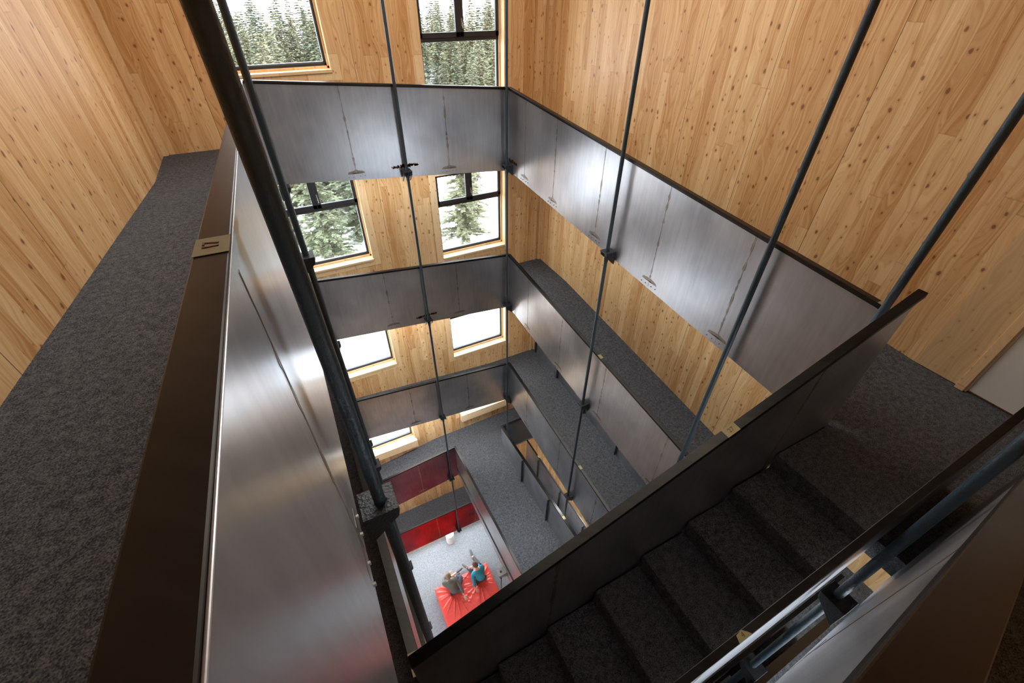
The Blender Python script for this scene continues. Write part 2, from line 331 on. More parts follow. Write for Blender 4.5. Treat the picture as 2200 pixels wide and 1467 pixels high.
# windows
def window(i, x0, x1, z0, sash=True, handle=True, ledge=0):
    z1 = z0+wh(z0)
    w = empty('window_%d' % i, ((x0+x1)/2, YF, z0), None, None, kind='structure')
    y0, y1 = YF+.20, YF+.28; b = .075; zt = z0+1.29*wh(z0)/WH; tb = .075      # transom centre
    f = MB(); f.box((x0, y0, z0), (x1, y1, z0+b+.02)); f.box((x0, y0, z1-b), (x1, y1, z1)); f.box((x0, y0, z0), (x0+b, y1, z1)); f.box((x1-b, y0, z0), (x1, y1, z1)); f.box((x0, y0, zt-.05), (x1, y1, zt+.03))
    fr = f.build('frame', m_frame, w, bevel=.006)
    gk = MB(); a = .018
    gk.box((x0+b, y0+.012, z0+b+.02), (x1-b, y1-.01, z0+b+.02+a)); gk.box((x1-b-a, y0+.012, z0+b), (x1-b, y1-.01, zt-.05)); gk.box((x0+b, y0+.012, z0+b), (x0+b+a, y1-.01, zt-.05))
    gk.build('gasket', m_frame2, w)
    mp = MB(); mp.box((x0+b-.01, y0+.04, z0+b), (x1-b+.01, y0+.052, zt-.05)); mp.build('pane', m_glass, w)
    xm = (x0+x1)/2
    for s_, (c0, c1) in enumerate(((x0+.03, xm), (xm, x1-.03))):
        q = MB(); t = .085; za, zb = zt+.02, z1-.03
        q.box((c0, y0-.03, za), (c1, y0+.03, za+t)); q.box((c0, y0-.03, zb-t), (c1, y0+.03, zb)); q.box((c0, y0-.03, za), (c0+t, y0+.03, zb)); q.box((c1-t, y0-.03, za), (c1, y0+.03, zb))
        so = q.build('casement_sash', m_frame, w, bevel=.006)
        MB().box((c0+t-.01, y0-.004, za+t-.01), (c1-t+.01, y0+.004, zb-t+.01)).build('pane', m_glass, so)
        if s_ == 1:
            hb = MB(); hb.box((c0+.03, y0-.045, za+.17), (c0+.055, y0-.03, za+.30)).tube([(c0+.042, y0-.04, za+.235), (c0+.042, y0-.085, za+.235), (c0+.042, y0-.09, za+.14)], .009, 8)
            hb.build('window_handle', m_handle, so)
        else:
            MB().box((x1-.02, y0-.04, za+.02), (x1-.005, y0, za+.10)).build('hinge', m_handle, w)
    # reveal lining, casing boards flush with the wall, sill
    sl = MB(); d = -.035 if ledge == 0 else -ledge
    sl.box((x0+.012, YF+d, z0-(.035 if not ledge else .30)), (x1+(0 if not ledge else .03), YF+.20, z0+.012)); sl.build('window_sill', m_sill, w, bevel=.004)
    lr = MB(); lr.box((x1-.014, YF-.012, z0), (x1+.02, YF+.2, z1)).box((x0-.02, YF-.012, z0), (x0+.012, YF+.2, z1)).box((x0, YF-.012, z1-.012), (x1, YF+.2, z1+.02)); lr.build('reveal_board', m_trim, w)
    ir = MB(); ir.box((x0+.012, YF+.165, z0+.012), (x1-.014, YF+.2, z0+.05)); ir.box((x1-.045, YF+.165, z0+.012), (x1-.014, YF+.2, z1)); ir.build('reveal_bead', m_trim, w)
    cs = MB(); c = .145
    cs.box((x1+.02, YF-.008, z0-.16), (x1+c, YF, z1+.15)).box((x0-c, YF-.008, z0-.16), (x0-.02, YF, z1+.15))
    if not ledge: cs.box((x0-.02, YF-.007, z0-.16), (x1+.02, YF, z0-.036))
    cs.box((x0-.02, YF-.007, z1+.02), (x1+.02, YF, z1+.15)); cs.build('casing_board', m_trim, w)
    return w
i = 1
for n_, (a, b, z) in enumerate(WL): window(i, a, b, z, ledge=.12 if n_ == 3 else 0); i += 1
for n_, (a, b, z) in enumerate(WR): window(i, a, b, z, ledge=.14 if n_ == 3 else 0); i += 1
for (a_, b_, z_) in LW+[NW]:  # window units for the unseen openings added for daylight
    near = (a_, b_, z_) == NW; w_ = empty('window_%d' % i, ((a_+b_)/2, YN, z_) if near else (XL, (a_+b_)/2, z_), None, None, kind='structure'); i += 1
    hh = 2.2 if near else 1.8; q = MB(); n4 = [a_, (a_+b_)/2-.04, b_-.08]
    for u_ in n4: q.box(*(((u_, YN-.22, z_), (u_+.08, YN-.15, z_+hh)) if near else ((XL-.22, u_, z_), (XL-.15, u_+.08, z_+hh))))
    for v_ in (z_, z_+hh-.08): q.box(*(((a_, YN-.22, v_), (b_, YN-.15, v_+.08)) if near else ((XL-.22, a_, v_), (XL-.15, b_, v_+.08))))
    q.build('frame', m_frame, w_)
    MB().box(*(((a_+.05, YN-.19, z_+.05), (b_-.05, YN-.18, z_+hh-.05)) if near else ((XL-.19, a_+.05, z_+.05), (XL-.18, b_-.05, z_+hh-.05)))).build('pane', m_glass, w_)
gw = empty('window_%d' % i, (2, YF, ZG+.4), None, None, kind='structure')  # unseen window band added to brighten the ground floor
f = MB()
for xx in (-.9, .5, 1.95, 3.4, 4.82): f.box((xx, YF+.2, ZG+.4), (xx+.08, YF+.28, ZG+3.0))
f.box((-.9, YF+.2, ZG+.4), (4.9, YF+.28, ZG+.5)).box((-.9, YF+.2, ZG+2.9), (4.9, YF+.28, ZG+3)); f.build('frame', m_frame, gw)
MB().box((-.85, YF+.235, ZG+.45), (4.85, YF+.245, ZG+2.95)).build('pane', m_glass, gw)

# ------------------------------------------------------------------ ramps and landings (carpeted galleries)
TH = .2
def slab(name, pts, label):
    # pts: pairs of (inner xyz, outer xyz) along the walk
    mb = MB(); k = 0; v = []
    for a, b in pts: v += [a, b, (a[0], a[1], a[2]-TH), (b[0], b[1], b[2]-TH)]
    fs = []
    for i in range(len(pts)-1):
        o = 4*i; fs += [(o, o+1, o+5, o+4), (o+2, o+6, o+7, o+3), (o, o+4, o+6, o+2), (o+1, o+3, o+7, o+5)]
    e = 4*(len(pts)-1); fs += [(0, 2, 3, 1), (e, e+1, e+3, e+2)]
    mb.add(v, fs); o = mb.build(name, m_carpet); o['kind'] = 'structure'; o['label'] = label
    return o
xi, xo = -.165, 4.165; yi = 8.14
word = ['uppermost', 'second', 'third', 'fourth']
for k in range(3):
    # left ramp and its near landing
    y0 = YN
    slab('floor', [((0, y0, Lz(0, k)), (XL, y0, Lz(0, k))), ((0, -.11, Lz(0, k)), (XL, -.11, Lz(0, k))), ((xi if k == 0 else -.055, -.10, Lz(0, k)), (XL, -.10, Lz(0, k))), ((xi if k == 0 else -.055, .02, Lz(0, k)), (XL, .02, Lz(0, k))), ((xi if k == 0 else -.055, 1.03, Lz(1.03, k)), (XL, 1.03, Lz(1.03, k))), ((xi, 1.05, Lz(1.05, k)), (XL, 1.05, Lz(1.05, k))), ((xi, yi, Lz(yi, k)), (XL, yi, Lz(yi, k))), ((xi, YF, Lz(yi, k)), (XL, YF, Lz(yi, k)))], 'charcoal carpet ramp along the left wall, %s from the top' % word[k])
    slab('floor', [((xi, yi, Fz(xi, k)), (xi, YF, Fz(xi, k))), ((xo, yi, Fz(xo, k)), (xo, YF, Fz(xo, k))), ((XR, yi, Fz(xo, k)), (XR, YF, Fz(xo, k)))], 'charcoal carpet ramp under the far windows, %s from the top' % word[k])
    slab('floor', [((xo, yi, Rz(yi, k)), (XR, yi, Rz(yi, k))), ((xo, 1.12, Rz(1.1, k)), (XR, 1.12, Rz(1.1, k))), ((4.0, 1.1, Rz(1.1, k)), (XR, 1.1, Rz(1.1, k))), ((4.0, 1.02, Rz(1.1, k)), (XR, 1.02, Rz(1.1, k)))], 'charcoal carpet ramp along the right wall, %s from the top' % word[k])
    slab('floor', [((3.3, 1.02, -3.35-H*k), (3.3, YN, -3.35-H*k)), ((XR, 1.02, -3.35-H*k), (XR, YN, -3.35-H*k))], 'charcoal carpet landing by the door wall, %s from the top' % word[k])
# level 3: wide platform on the right of a narrower well
slab('floor', [((xi, YN, Lz(0, 3)), (XL, YN, Lz(0, 3))), ((xi, yi, -12.45), (XL, yi, -12.45)), ((xi, YF, -12.45), (XL, YF, -12.45))], 'charcoal carpet ramp along the left wall, fourth from the top')
slab('floor', [((xi, yi, -12.5), (xi, YF, -12.5)), ((.6, yi, -12.42), (.6, YF, -12.42)), ((2.0, yi, -12.2), (2.0, YF, -12.2)), ((XR, yi, -12.15), (XR, YF, -12.15))], 'carpet walkway under the far windows on the fourth level')
slab('floor', [((2.26, yi, -12.2), (3.9, yi, -12.15)), ((2.26, 1.0, -11.75), (3.9, 1.0, -11.75))], 'wide blue grey carpet platform beside the narrow well')
slab('floor', [((3.9, 8.0, -13.7), (4.75, 8.0, -13.7)), ((3.9, 1.0, -12.4), (4.75, 1.0, -12.4))], 'narrow carpet passage behind the low steel parapet')
slab('floor', [((xi, yi, -15.75), (xi, YF, -15.75)), ((XR, yi, -15.75), (XR, YF, -15.75))], 'dark carpet walkway above the red panel')
slab('floor', [((xi, YN, -15.3), (XL, YN, -15.3)), ((xi, yi, -15.75), (XL, yi, -15.75)), ((xi, YF, -15.75), (XL, YF, -15.75))], 'dark carpet ramp lowest on the left wall')
slab('floor', [((4.2, yi, -15.75), (XR, yi, -15.75)), ((4.2, YN, -16.2), (XR, YN, -16.2))], 'dark carpet walkway lowest on the right wall')

# ------------------------------------------------------------------ steel parapets
PH = 1.5
def parapet(A, B, zA, zB, nrm, label, seams=(), h=PH, bot=None, cap=(-.035, .035), tape=None, edge=False, fl=.045, posts=(), sheet=m_steel, weld=True, group=None, name='steel_parapet', bolts=True):
    """A,B: xy ends of the sheet; zA,zB top heights; nrm: xy unit normal towards the well; bot: list of (t, z) bottom line."""
    A = Vector((*A, 0)); B = Vector((*B, 0)); n = Vector((*nrm, 0)); d = (B-A); Lh = d.length; d.normalize()
    def P(t, z, o=0): q = A+d*(t*Lh)+n*o; return Vector((q.x, q.y, z))
    zt = lambda t: zA+(zB-zA)*t
    bot = bot or [(0, zA-h), (1, zB-h)]
    def zbt(t):
        for (t0, z0), (t1, z1) in zip(bot, bot[1:]):
            if t0 <= t <= t1: return z0+(z1-z0)*(t-t0)/max(t1-t0, 1e-6)
        return bot[-1][1]
    r = empty(name, P(.5, zbt(.5)), label, 'parapet', group)
    ring = [P(0, zA-.02, -.007), *[P(t, z, -.007) for t, z in bot], P(1, zB-.02, -.007)]
    p = MB().prism(ring, n*.014).build('steel_sheet', sheet, r)
    # U shaped cap rail: top plate with two short flanges
    c0, c1 = cap; cm = MB(); T, Fh = .012, fl
    for (o0, o1, za, zb_) in ((c0, c1, -T, 0), (c0, c0+.008, -Fh, -T), (c1-.008, c1, -Fh, -T)):
        cm.hexa([P(0, zA+za, o0), P(1, zB+za, o0), P(1, zB+za, o1), P(0, zA+za, o1), P(0, zA+zb_, o0), P(1, zB+zb_, o0), P(1, zB+zb_, o1), P(0, zA+zb_, o1)])
    cm.build('cap_rail', m_cap, r, bevel=.003)
    if edge:
        o0, o1 = c1, c1+.004
        MB().hexa([P(0, zA-Fh-.002, o0), P(1, zB-Fh-.002, o0), P(1, zB-Fh-.002, o1), P(0, zA-Fh-.002, o1), P(0, zA-.002, o0), P(1, zB-.002, o0), P(1, zB-.002, o1), P(0, zA-.002, o1)]).build('bare_steel_edge', m_steel2, r, bevel=.0015)
    for t in seams:
        if weld:
            def ribbon(width, off, z0_, z1_, step, tee=False):
                L_, R_ = [], []; z = z0_
                while z > z1_:
                    w_, e_ = width(), random.uniform(-.003, .003); q = A+d*(t*Lh+e_)+n*off
                    L_.append(Vector((q.x, q.y, z))-d*w_); R_.append(Vector((q.x, q.y, z))+d*w_); z -= step*random.uniform(.5, 1.5)
                if tee:
                    q = A+d*(t*Lh)+n*off; q.z = z1_
                    R_ += [q+d*.03+Vector((0, 0, .01)), q+d*.13+Vector((0, 0, -.015)), q+d*.15+Vector((0, 0, -.05)), q+d*.10+Vector((0, 0, -.045)), q+d*.02+Vector((0, 0, -.03))]
                    L_ += [q-d*.03+Vector((0, 0, .01)), q-d*.13+Vector((0, 0, -.005)), q-d*.15+Vector((0, 0, -.04)), q-d*.10+Vector((0, 0, -.04)), q-d*.02+Vector((0, 0, -.03))]
                m_ = MB(); k_ = len(L_); m_.add(L_+R_, [(i_, i_+1, k_+i_+1, k_+i_) for i_ in range(k_-1)])
                o_ = n*.0012; m_.add([], []); vs_ = [Vector(v_)+o_ for v_ in m_.v]; m_.add(vs_, [tuple(i_ for i_ in f_) for f_ in m_.f])
                e = 2*k_; loop = list(range(k_))+list(range(2*k_-1, k_-1, -1))
                m_.f += [(loop[i_], loop[(i_+1) % len(loop)], e+loop[(i_+1) % len(loop)], e+loop[i_]) for i_ in range(len(loop))]
                return m_
            ribbon(lambda: random.choice((.004, .006, .008, .014, .020, .005)), .0070, zt(t)-.05, zbt(t)+.15, .045, True).build('heat_mark', m_burn, r)
            ribbon(lambda: random.uniform(.0015, .0045), .0080, zt(t)-.05, zbt(t)+.02, .03).build('weld_seam', m_weld, r)
        if bolts:
            first = None
            for s_ in (-.14, -.06, .06, .14):
                q = A+d*(t*Lh+s_); pz = Vector((q.x+n.x*.007, q.y+n.y*.007, zbt(t)+.055))
                if first is None: first = MB().disc(pz, n, .009, .009, 6).build('bolt', m_bolt, r, origin=pz)
                else:
                    bc = first.copy(); C.objects.link(bc); bc.parent = r; bc.location = pz-abs_loc(r)
    for t in posts:
        MB().hexa([P(t, zbt(t), .008)-d*.012, P(t, zbt(t), .008)+d*.012, P(t, zbt(t), .065)+d*.012, P(t, zbt(t), .065)-d*.012, P(t, zt(t)-.1, .008)-d*.012, P(t, zt(t)-.1, .008)+d*.012, P(t, zt(t)-.1, .065)+d*.012, P(t, zt(t)-.1, .065)-d*.012]).build('stiffener_bar', m_black, r)
    if tape:
        t, txt, w_, flip, shape = tape
        c = P(t, zt(t)+.0008, (c0+c1)/2); sl = Vector((d.x, d.y, (zB-zA)/Lh)).normalized(); hw = (c1-c0)/2
        if shape == 'torn': ring = [c-sl*w_/2+n*hw, c+sl*w_/2+n*hw*.9, c+sl*w_*.35+n*hw*.1, c+sl*w_*.1-n*hw*.9, c-sl*w_*.35-n*hw*.6]
        else: ring = [c-sl*w_/2-n*hw, c+sl*w_/2-n*hw*.98, c+sl*w_*.48+n*hw, c-sl*w_*.52+n*hw]
        tp = MB().prism(ring, (0, 0, .0012)).build('tape_label', m_tape, r)
        if txt: text_mesh(txt, w_*.42, m_ink, tp, c+Vector((0, 0, .0025)), sl*flip, n.cross(sl)*0+n*flip*(1 if sl.cross(n).z > 0 else -1))
    return r
PLX, PRX, PFY = -.155, 4.14, 8.13
ft = [(-1.11, -1.50), (-4.46, -4.91), (-7.86, -8.35)]
rt_ = [(-1.50, -2.07), (-4.92, -5.51), (-8.35, -8.95)]
lt = [(-.325, -1.11), (-3.77, -4.46), (-7.17, -7.86)]
pos = ['uppermost', 'second from the top', 'third from the top']
for k in range(3):
    z0, z1 = ft[k]
    parapet((PLX, PFY), (PRX, PFY), z0, z1, (0, -1), ['pale steel parapet crossing below the upper windows, topmost of the far side', 'steel parapet across the far side between the second and third windows', 'dark steel parapet across the far side with window sill light below it'][k], seams=[(.30, .70), (.32, .69), (.33, .70)][k], cap=(-.03, .035))
    z0, z1 = rt_[k]
    parapet((PRX, PFY), (PRX, 1.10), z0, z1, (-1, 0), ['long steel parapet on the right, topmost and right in front of the knotty wall', 'steel parapet along the right side, second down beside a dark carpet ramp', 'lowest full length steel parapet on the right above the narrow passage'][k], seams=[(.095, .245, .43, .62, .80), (.14, .34, .55, .78), (.16, .4, .62, .85)][k], cap=(-.035, .03), tape=(.985, '', .12, 1, '') if k == 0 else (.52, '', .10, 1, ''))
    z0, z1 = lt[k]
    if k == 0:
        parapet((-.141, -.09), (PLX, PFY), -.297, -1.105, (1, 0), 'shiny foreground steel parapet with brown cap running away on the left', bot=[(0, -1.52), (.18, -1.76), (.3, -1.90), (1, -2.62)], seams=(.122, .36, .6), cap=(-.052, .0095), edge=True, fl=.026, tape=(.126, '17', .10, 1, ''), sheet=m_steel2, weld=True)
    else:
        parapet((PLX, 1.06), (PLX, PFY), z0-.05, z1, (1, 0), ['', 'steel parapet below the foreground one on the left, its cap taped 27', 'steel parapet on the left two storeys below the foreground one'][k], seams=(.25, .5, .75), cap=(-.06, .02), tape=(.012, '27', .16, -1, '') if k == 1 else None, weld=False)
# level 3 and 4
parapet((PLX, 1.06), (PLX, PFY), -10.55, -11.33, (1, 0), 'steel parapet on the left three storeys below the foreground one', seams=(.3, .6), cap=(-.06, .02), weld=False)
parapet((PLX, PFY), (2.27, PFY), -11.36, -11.10, (0, -1), 'dark steel parapet across the narrow well with maroon mat reflection tinted in', seams=(.5,), weld=True, bot=[(0, -12.92), (1, -12.62)], cap=(-.03, .03), sheet=m_maroonrefl)
parapet((2.27, PFY), (2.27, 1.3), -11.10, -10.45, (-1, 0), 'steel parapet between narrow well and wide carpet platform, reddish reflections', seams=(.3, .62), h=1.6, bot=[(0, -12.62), (1, -12.55)], weld=False, cap=(-.03, .03))
parapet((PLX, PFY), (4.2, PFY), -14.53, -14.62, (0, -1), 'lowest steel parapet tinted with the red mat reflection above the ground floor', seams=(.33, .66), cap=(-.03, .03), sheet=m_redrefl)
parapet((PLX, 1.06), (PLX, PFY), -14.0, -14.5, (1, 0), 'lowest steel parapet on the left above the ground floor', seams=(.3, .6), cap=(-.05, .02), weld=False)
parapet((3.88, PFY), (3.88, 1.4), -11.02, -10.45, (-1, 0), 'low steel parapet with black stiffeners dividing the platform from the passage', bot=[(0, -12.2), (1, -11.75)], cap=(-.04, .03), posts=(.22, .44, .66, .88), weld=False, tape=(.545, '', .1, 1, ''), sheet=m_steel2, bolts=False, seams=())
parapet((3.88, PFY), (XR, PFY), -11.02, -11.02, (0, -1), 'dark end parapet closing the passage below the rods', h=1.25, cap=(-.03, .035), weld=False, sheet=m_black)
parapet((4.72, 7.9), (4.72, 1.4), -11.95, -11.75, (-1, 0), 'low scratched steel parapet on the far side of the narrow passage', bot=[(0, -13.7), (1, -12.5)], cap=(-.02, .02), posts=(.13, .33, .52, .75), weld=False, sheet=m_steel2, tape=(.12, '', .1, 1, ''), bolts=False)
# steel skirting with stiffener bars at the foot of the right wall on the third ramp
sk = empty('steel_wainscot', (XR-.03, 4.8, -9.9), 'low bluish steel wainscot with black bars on the right wall behind the second parapet', 'wainscot')
MB().hexa([(XR-.045, YF-.05, -9.58), (XR-.045, 1.2, -10.15), (XR-.03, 1.2, -10.15), (XR-.03, YF-.05, -9.58), (XR-.045, YF-.05, -8.85), (XR-.045, 1.2, -9.4), (XR-.03, 1.2, -9.4), (XR-.03, YF-.05, -8.85)]).build('steel_sheet', m_steel2, sk)
for yy in (9.35, 8.0, 6.5, 5.0, 3.5):
    zf = Rz(yy, 2); MB().box((XR-.10, yy-.015, zf), (XR-.045, yy+.015, zf+.68)).build('stiffener_bar', m_black, sk)

# ------------------------------------------------------------------ stair flights at the near side
def flight(x0, z0, dx, rise, n, ya, yb, label):
    r = empty('stair_flight', ((x0+dx*n/2), (ya+yb)/2, z0+rise*n), label, 'stairs')
    for i in range(n):
        xa, z = x0+dx*i, z0+rise*(i+1)
        xb = xa+dx
        MB().box((min(xa, xb)-(.03 if dx > 0 else 0), ya, z-abs(rise)-.03), (max(xa, xb)+(.03 if dx < 0 else 0), yb, z)).build('step', m_carpet, r, bevel=.012)
    xe, ze = x0+dx*n, z0+rise*n
    MB().hexa([(x0, ya, z0-.45), (xe, ya, ze-.45), (xe, yb, ze-.45), (x0, yb, z0-.45), (x0, ya, z0-.38+rise), (xe, ya, ze-.38), (xe, yb, ze-.38), (x0, yb, z0-.38+rise)]).build('underside', m_under, r)
    return r
for k in range(3):
    flight(3.30, -3.35-H*k, -.48, -.195, 7, .14, 1.02, ['carpeted stair flight descending to the left in the foreground shade', 'carpeted stair flight one storey below the foreground stairs', 'carpeted stair flight two storeys below the foreground stairs'][k])
    zt0 = -H*k
    parapet((-.19, 1.035), (4.05, 1.035), -3.385+zt0, -1.785+zt0, (0, -1), ['dark steel stair parapet crossing the lower foreground, taped 27', 'steel stair parapet directly below the foreground stair parapet', 'steel stair parapet two storeys below the foreground stair parapet'][k],
            bot=[(0, -5.2+zt0), (.03, -5.2+zt0), (.82, -3.62+zt0), (1, -3.62+zt0)], seams=(.26, .80) if k == 0 else (.5,), weld=k == 0, bolts=False, cap=(-.035, .035), tape=(.587, '27', .11, 1, '') if k == 0 else None)
    parapet((-.16, .128), (4.3, .128), -3.39+zt0, -1.71+zt0, (0, -1), ['steel parapet on the near edge of the foreground stairs with torn tape', 'steel stair parapet on the near edge one storey down', 'steel stair parapet on the near edge two storeys down'][k],
            bot=[(0, -5.2+zt0), (.05, -5.2+zt0), (.78, -3.62+zt0), (1, -3.62+zt0)], seams=(.35,), cap=(-.024, .022), weld=k == 0, bolts=False, sheet=m_steel2, tape=(.375, '4', .09, 1, 'torn') if k == 0 else None)
    flight(.0, -1.53-H*k, .4715, -.2275, 7, YN+.02, -.11, ['carpeted stair flight descending right from the photographer\'s landing', 'carpeted stair flight below the landing flight at the near wall', 'carpeted stair flight lowest at the near wall'][k])
    parapet((-.16, -.095), (4.3, -.095), -.29+zt0, -2.455+zt0, (0, 1), ['brown capped steel parapet very close in the lower right corner', 'steel parapet below the corner one along the near flight', 'steel parapet two storeys below the corner one along the near flight'][k],
            bot=[(0, -1.8+zt0), (.05, -1.8+zt0), (.78, -3.62+zt0), (1, -3.62+zt0)], seams=(.4,), cap=(-.045, .04), weld=k == 0, bolts=False, sheet=m_steel2)

# ------------------------------------------------------------------ suspension rods with brackets
def bracket(parent, x, y, z, n, w=.16, dep=.17, stain=False):
    """black gusset bracket welded to the parapet; n: unit vector from the sheet towards the rod."""
    n = Vector((*n, 0)); t = Vector((-n.y, n.x, 0)); c = Vector((x, y, z))
    b = MB(); back = c-n*(dep*.55); T = .022
    def q(a, o, h): return c+t*a+n*o+Vector((0, 0, h))
    b.hexa([q(-w/2, -dep*.6, -T), q(w/2, -dep*.6, -T), q(w/2, dep*.42, -T), q(-w/2, dep*.42, -T), q(-w/2, -dep*.6, 0), q(w/2, -dep*.6, 0), q(w/2, dep*.42, 0), q(-w/2, dep*.42, 0)])
    for s_ in (-1, 1):
        a = s_*(w/2-.01)
        b.prism([q(a-.008, -dep*.6, -T), q(a-.008, dep*.42, -T), q(a-.008, dep*.36, -T-.05), q(a-.008, -dep*.6, -T-.2)], t*.016)
    o = b.build('rod_bracket', m_black, parent, bevel=.004)
    nb = MB(); nb.disc(c+Vector((0, 0, -T-.055)), (0, 0, 1), .033, .055, 6).disc(c, (0, 0, 1), .031, .018, 10); nb.build('nut', m_rod, o)
    nb = MB(); nb.tube([c+Vector((0, 0, -T-.16)), c+Vector((0, 0, -T-.06))], [.032, .036], 10); nb.build('rod_sleeve', m_rod, o)
    if stain:
        s = MB()
        for j in range(70):
            aa = random.uniform(-.24, .24); s.disc(c-n*(dep*.6-.001)+t*aa+Vector((0, 0, .03+random.uniform(0, .05)*(1-abs(aa)*2))), n, (random.uniform(.008, .022), random.uniform(.010, .026)), .0012, 7, .6)
        s.build('rust_mark', m_rust, o)
def rod(x, y, ztop, zbot, zs, n, label, r=.029, top=None, stain=()):
    o = empty('suspension_rod', (x, y, zbot), label, 'rod', 'black steel suspension rods')
    tx, ty = top or (x, y); pts = []
    m_ = 14
    for i in range(m_+1):
        z = ztop+(zbot-ztop)*i/m_; f = 0
        if top and z > zs[0]: f = (z-zs[0])/(ztop-zs[0])
        pts.append((x+(tx-x)*f, y+(ty-y)*f, z))
    MB().tube(pts, r, 14).build('rod', m_rod, o, smooth=True)
    for i, z in enumerate(zs): bracket(o, x, y, z, n, stain=i in stain)
    return o
RX, RY = 4.03, 8.02
rod(-.04, 1.285, ZT, -14.4, [-1.93, -5.35, -8.8, -12.2], (1, 0), 'thick close suspension rod crossing the foreground on the left', .029, (-.075, 1.20))
rod(-.04, 4.27, ZT, -15.6, [-2.06, -5.50, -8.9, -12.3, -15.2], (1, 0), 'slimmer rod on the left just behind the thick close one')
rod(-.04, RY, ZT, -15.9, [-2.62, -5.98, -9.4, -12.7], (1, 0), 'farthest rod at the left end of the far parapets', .024)
rod(2.0, RY, ZT, -15.95, [-2.66, -6.03, -9.47, -12.5, -15.9], (0, -1), 'slim rod down the middle of the far parapets', .027, stain=(0, 1))
rod(RX, RY, ZT, -12.5, [-2.84, -6.25, -9.68], (-1, 0), 'slim rod at the far right corner of the well', .026, stain=(0,))
rod(RX, 4.62, ZT, -12.3, [-3.15, -6.55, -9.98], (-1, 0), 'rod at the middle of the right parapets', .028)
rod(RX, 2.27, ZT, -12.3, [-6.78, -10.2], (-1, 0), 'rod in front of the right parapets, crossing the bare steel', .032)
rod(RX, 1.176, ZT, -12.3, [-3.5, -6.9, -10.3], (-1, 0), 'rightmost rod behind the upper end of the stair parapet', .032)
rod(2.6, .018, ZT, -14, [-3.3, -4.95, -8.3], (0, 1), 'rod between the two stair parapets in the lower right', .03)
# lower bracket on the platform parapet with turnbuckle and hanging rod
tb = empty('turnbuckle_anchor', (2.12, 4.6, -12.5), 'bracket with shackle and thin grey rod hanging above the red mat', 'bracket')
bracket(tb, 2.12, 4.62, -12.35, (-1, 0), .2, .24)
for ch in tb.children: ch.data.materials[0] = m_bolt if ch.name.startswith('rod_b') else m_black
MB().tube([(2.12, 4.62, -12.45), (2.12, 4.62, -12.75)], .03, 10).build('shackle', m_black, tb, smooth=True)
MB().tube([(2.12, 4.62, -12.75), (2.12, 4.62, -14.6)], .018, 10).build('thin_rod', m_bolt, tb, smooth=True)

# ------------------------------------------------------------------ door and plywood beside it
d = empty('door_1', (XR-.02, 0, -3.33), None, None, kind='structure')
MB().box((XR-.03, -.5, -3.32), (XR-.012, .64, -.85)).build('door_leaf', m_white, d)
MB().box((XR-.07, .66, -3.345), (XR, .74, -.75)).box((XR-.07, -.58, -3.345), (XR, -.5, -.75)).box((XR-.07, -.58, -.85), (XR, .74, -.75)).build('door_frame', m_trim, d, bevel=.004)
MB().box((XR-.045, .64, -3.345), (XR-.01, .665, -.85)).build('door_stop', m_white, d)
struct('trim_3', MB().box((XR-.012, .74, -3.34), (XR-.001, 1.15, ZT)), m_ply, 'pale plywood strip beside the white door')

# ------------------------------------------------------------------ ground floor: mat, pouf, people
MX0, MX1, MY0, MY1, MZ = .56, 2.82, 3.9, 7.56, ZG+.33
sitA = Vector((1.26, 7.12)); sitB = Vector((2.30, 7.02)); hA = Vector((1.50, 6.62)); hB = Vector((2.05, 6.95))
def mat_mesh():
    mb = MB(); nx, ny = 110, 170; v = []; fs = []
    for j in range(ny+1):
        for i_ in range(nx+1):
            x = MX0+(MX1-MX0)*i_/nx; y = MY0+(MY1-MY0)*j/ny; z = MZ; p = Vector((x, y))
            ed = min(x-MX0, MX1-x, y-MY0, MY1-y)
            for c, w in ((sitA, 1.0), (sitB, 1.0), (Vector((1.62, 6.55)), .35), (Vector((2.0, 6.6)), .35)):
                q = p-c; r = q.length; a = math.atan2(q.y, q.x)
                z -= .09*w*math.exp(-(r/.30)**2)
                fold = noise.noise(Vector((math.cos(a)*3.2+c.x*5, math.sin(a)*3.2, c.y)))
                fold = 1-abs(fold)*4
                z += w*max(fold, 0)**2*.028*math.exp(-((r-.62)/.42)**2)*min(1, ed/.12)
            z += .02*noise.noise(Vector((x*1.4, y*.9, 3)))*min(1, ed/.2)
            z -= .02*max(0, 1-ed/.05)**2
            v.append((x, y, z))
    for j in range(ny):
        for i_ in range(nx): a = j*(nx+1)+i_; fs.append((a, a+1, a+nx+2, a+nx+1))
    k = len(v); ring = [i_ for i_ in range(nx+1)]+[j*(nx+1)+nx for j in range(1, ny+1)]+[ny*(nx+1)+i_ for i_ in range(nx-1, -1, -1)]+[j*(nx+1) for j in range(ny-1, 0, -1)]
    for r_ in ring: v.append((v[r_][0], v[r_][1], ZG))
    for i_ in range(len(ring)): b = (i_+1) % len(ring); fs.append((ring[i_], k+i_, k+b, ring[b]))
    mb.add(v, fs); return mb
mo = mat_mesh().build('crash_mat', m_red, smooth=True, origin=((MX0+MX1)/2, (MY0+MY1)/2, ZG)); tag(mo, 'big red vinyl crash mat on the pale ground floor', 'mat')
bo = MB(); bo.tube([(1.86, 9.24, ZG), (1.86, 9.24, ZG+.02), (1.86, 9.24, ZG+.6), (1.86, 9.24, ZG+.62)], [.17, .18, .18, .16], 28)
b_ = bo.build('pouf', m_white, origin=(1.86, 9.24, ZG), smooth=False); tag(b_, 'small white cylindrical stool half hidden under the red panel', 'stool')

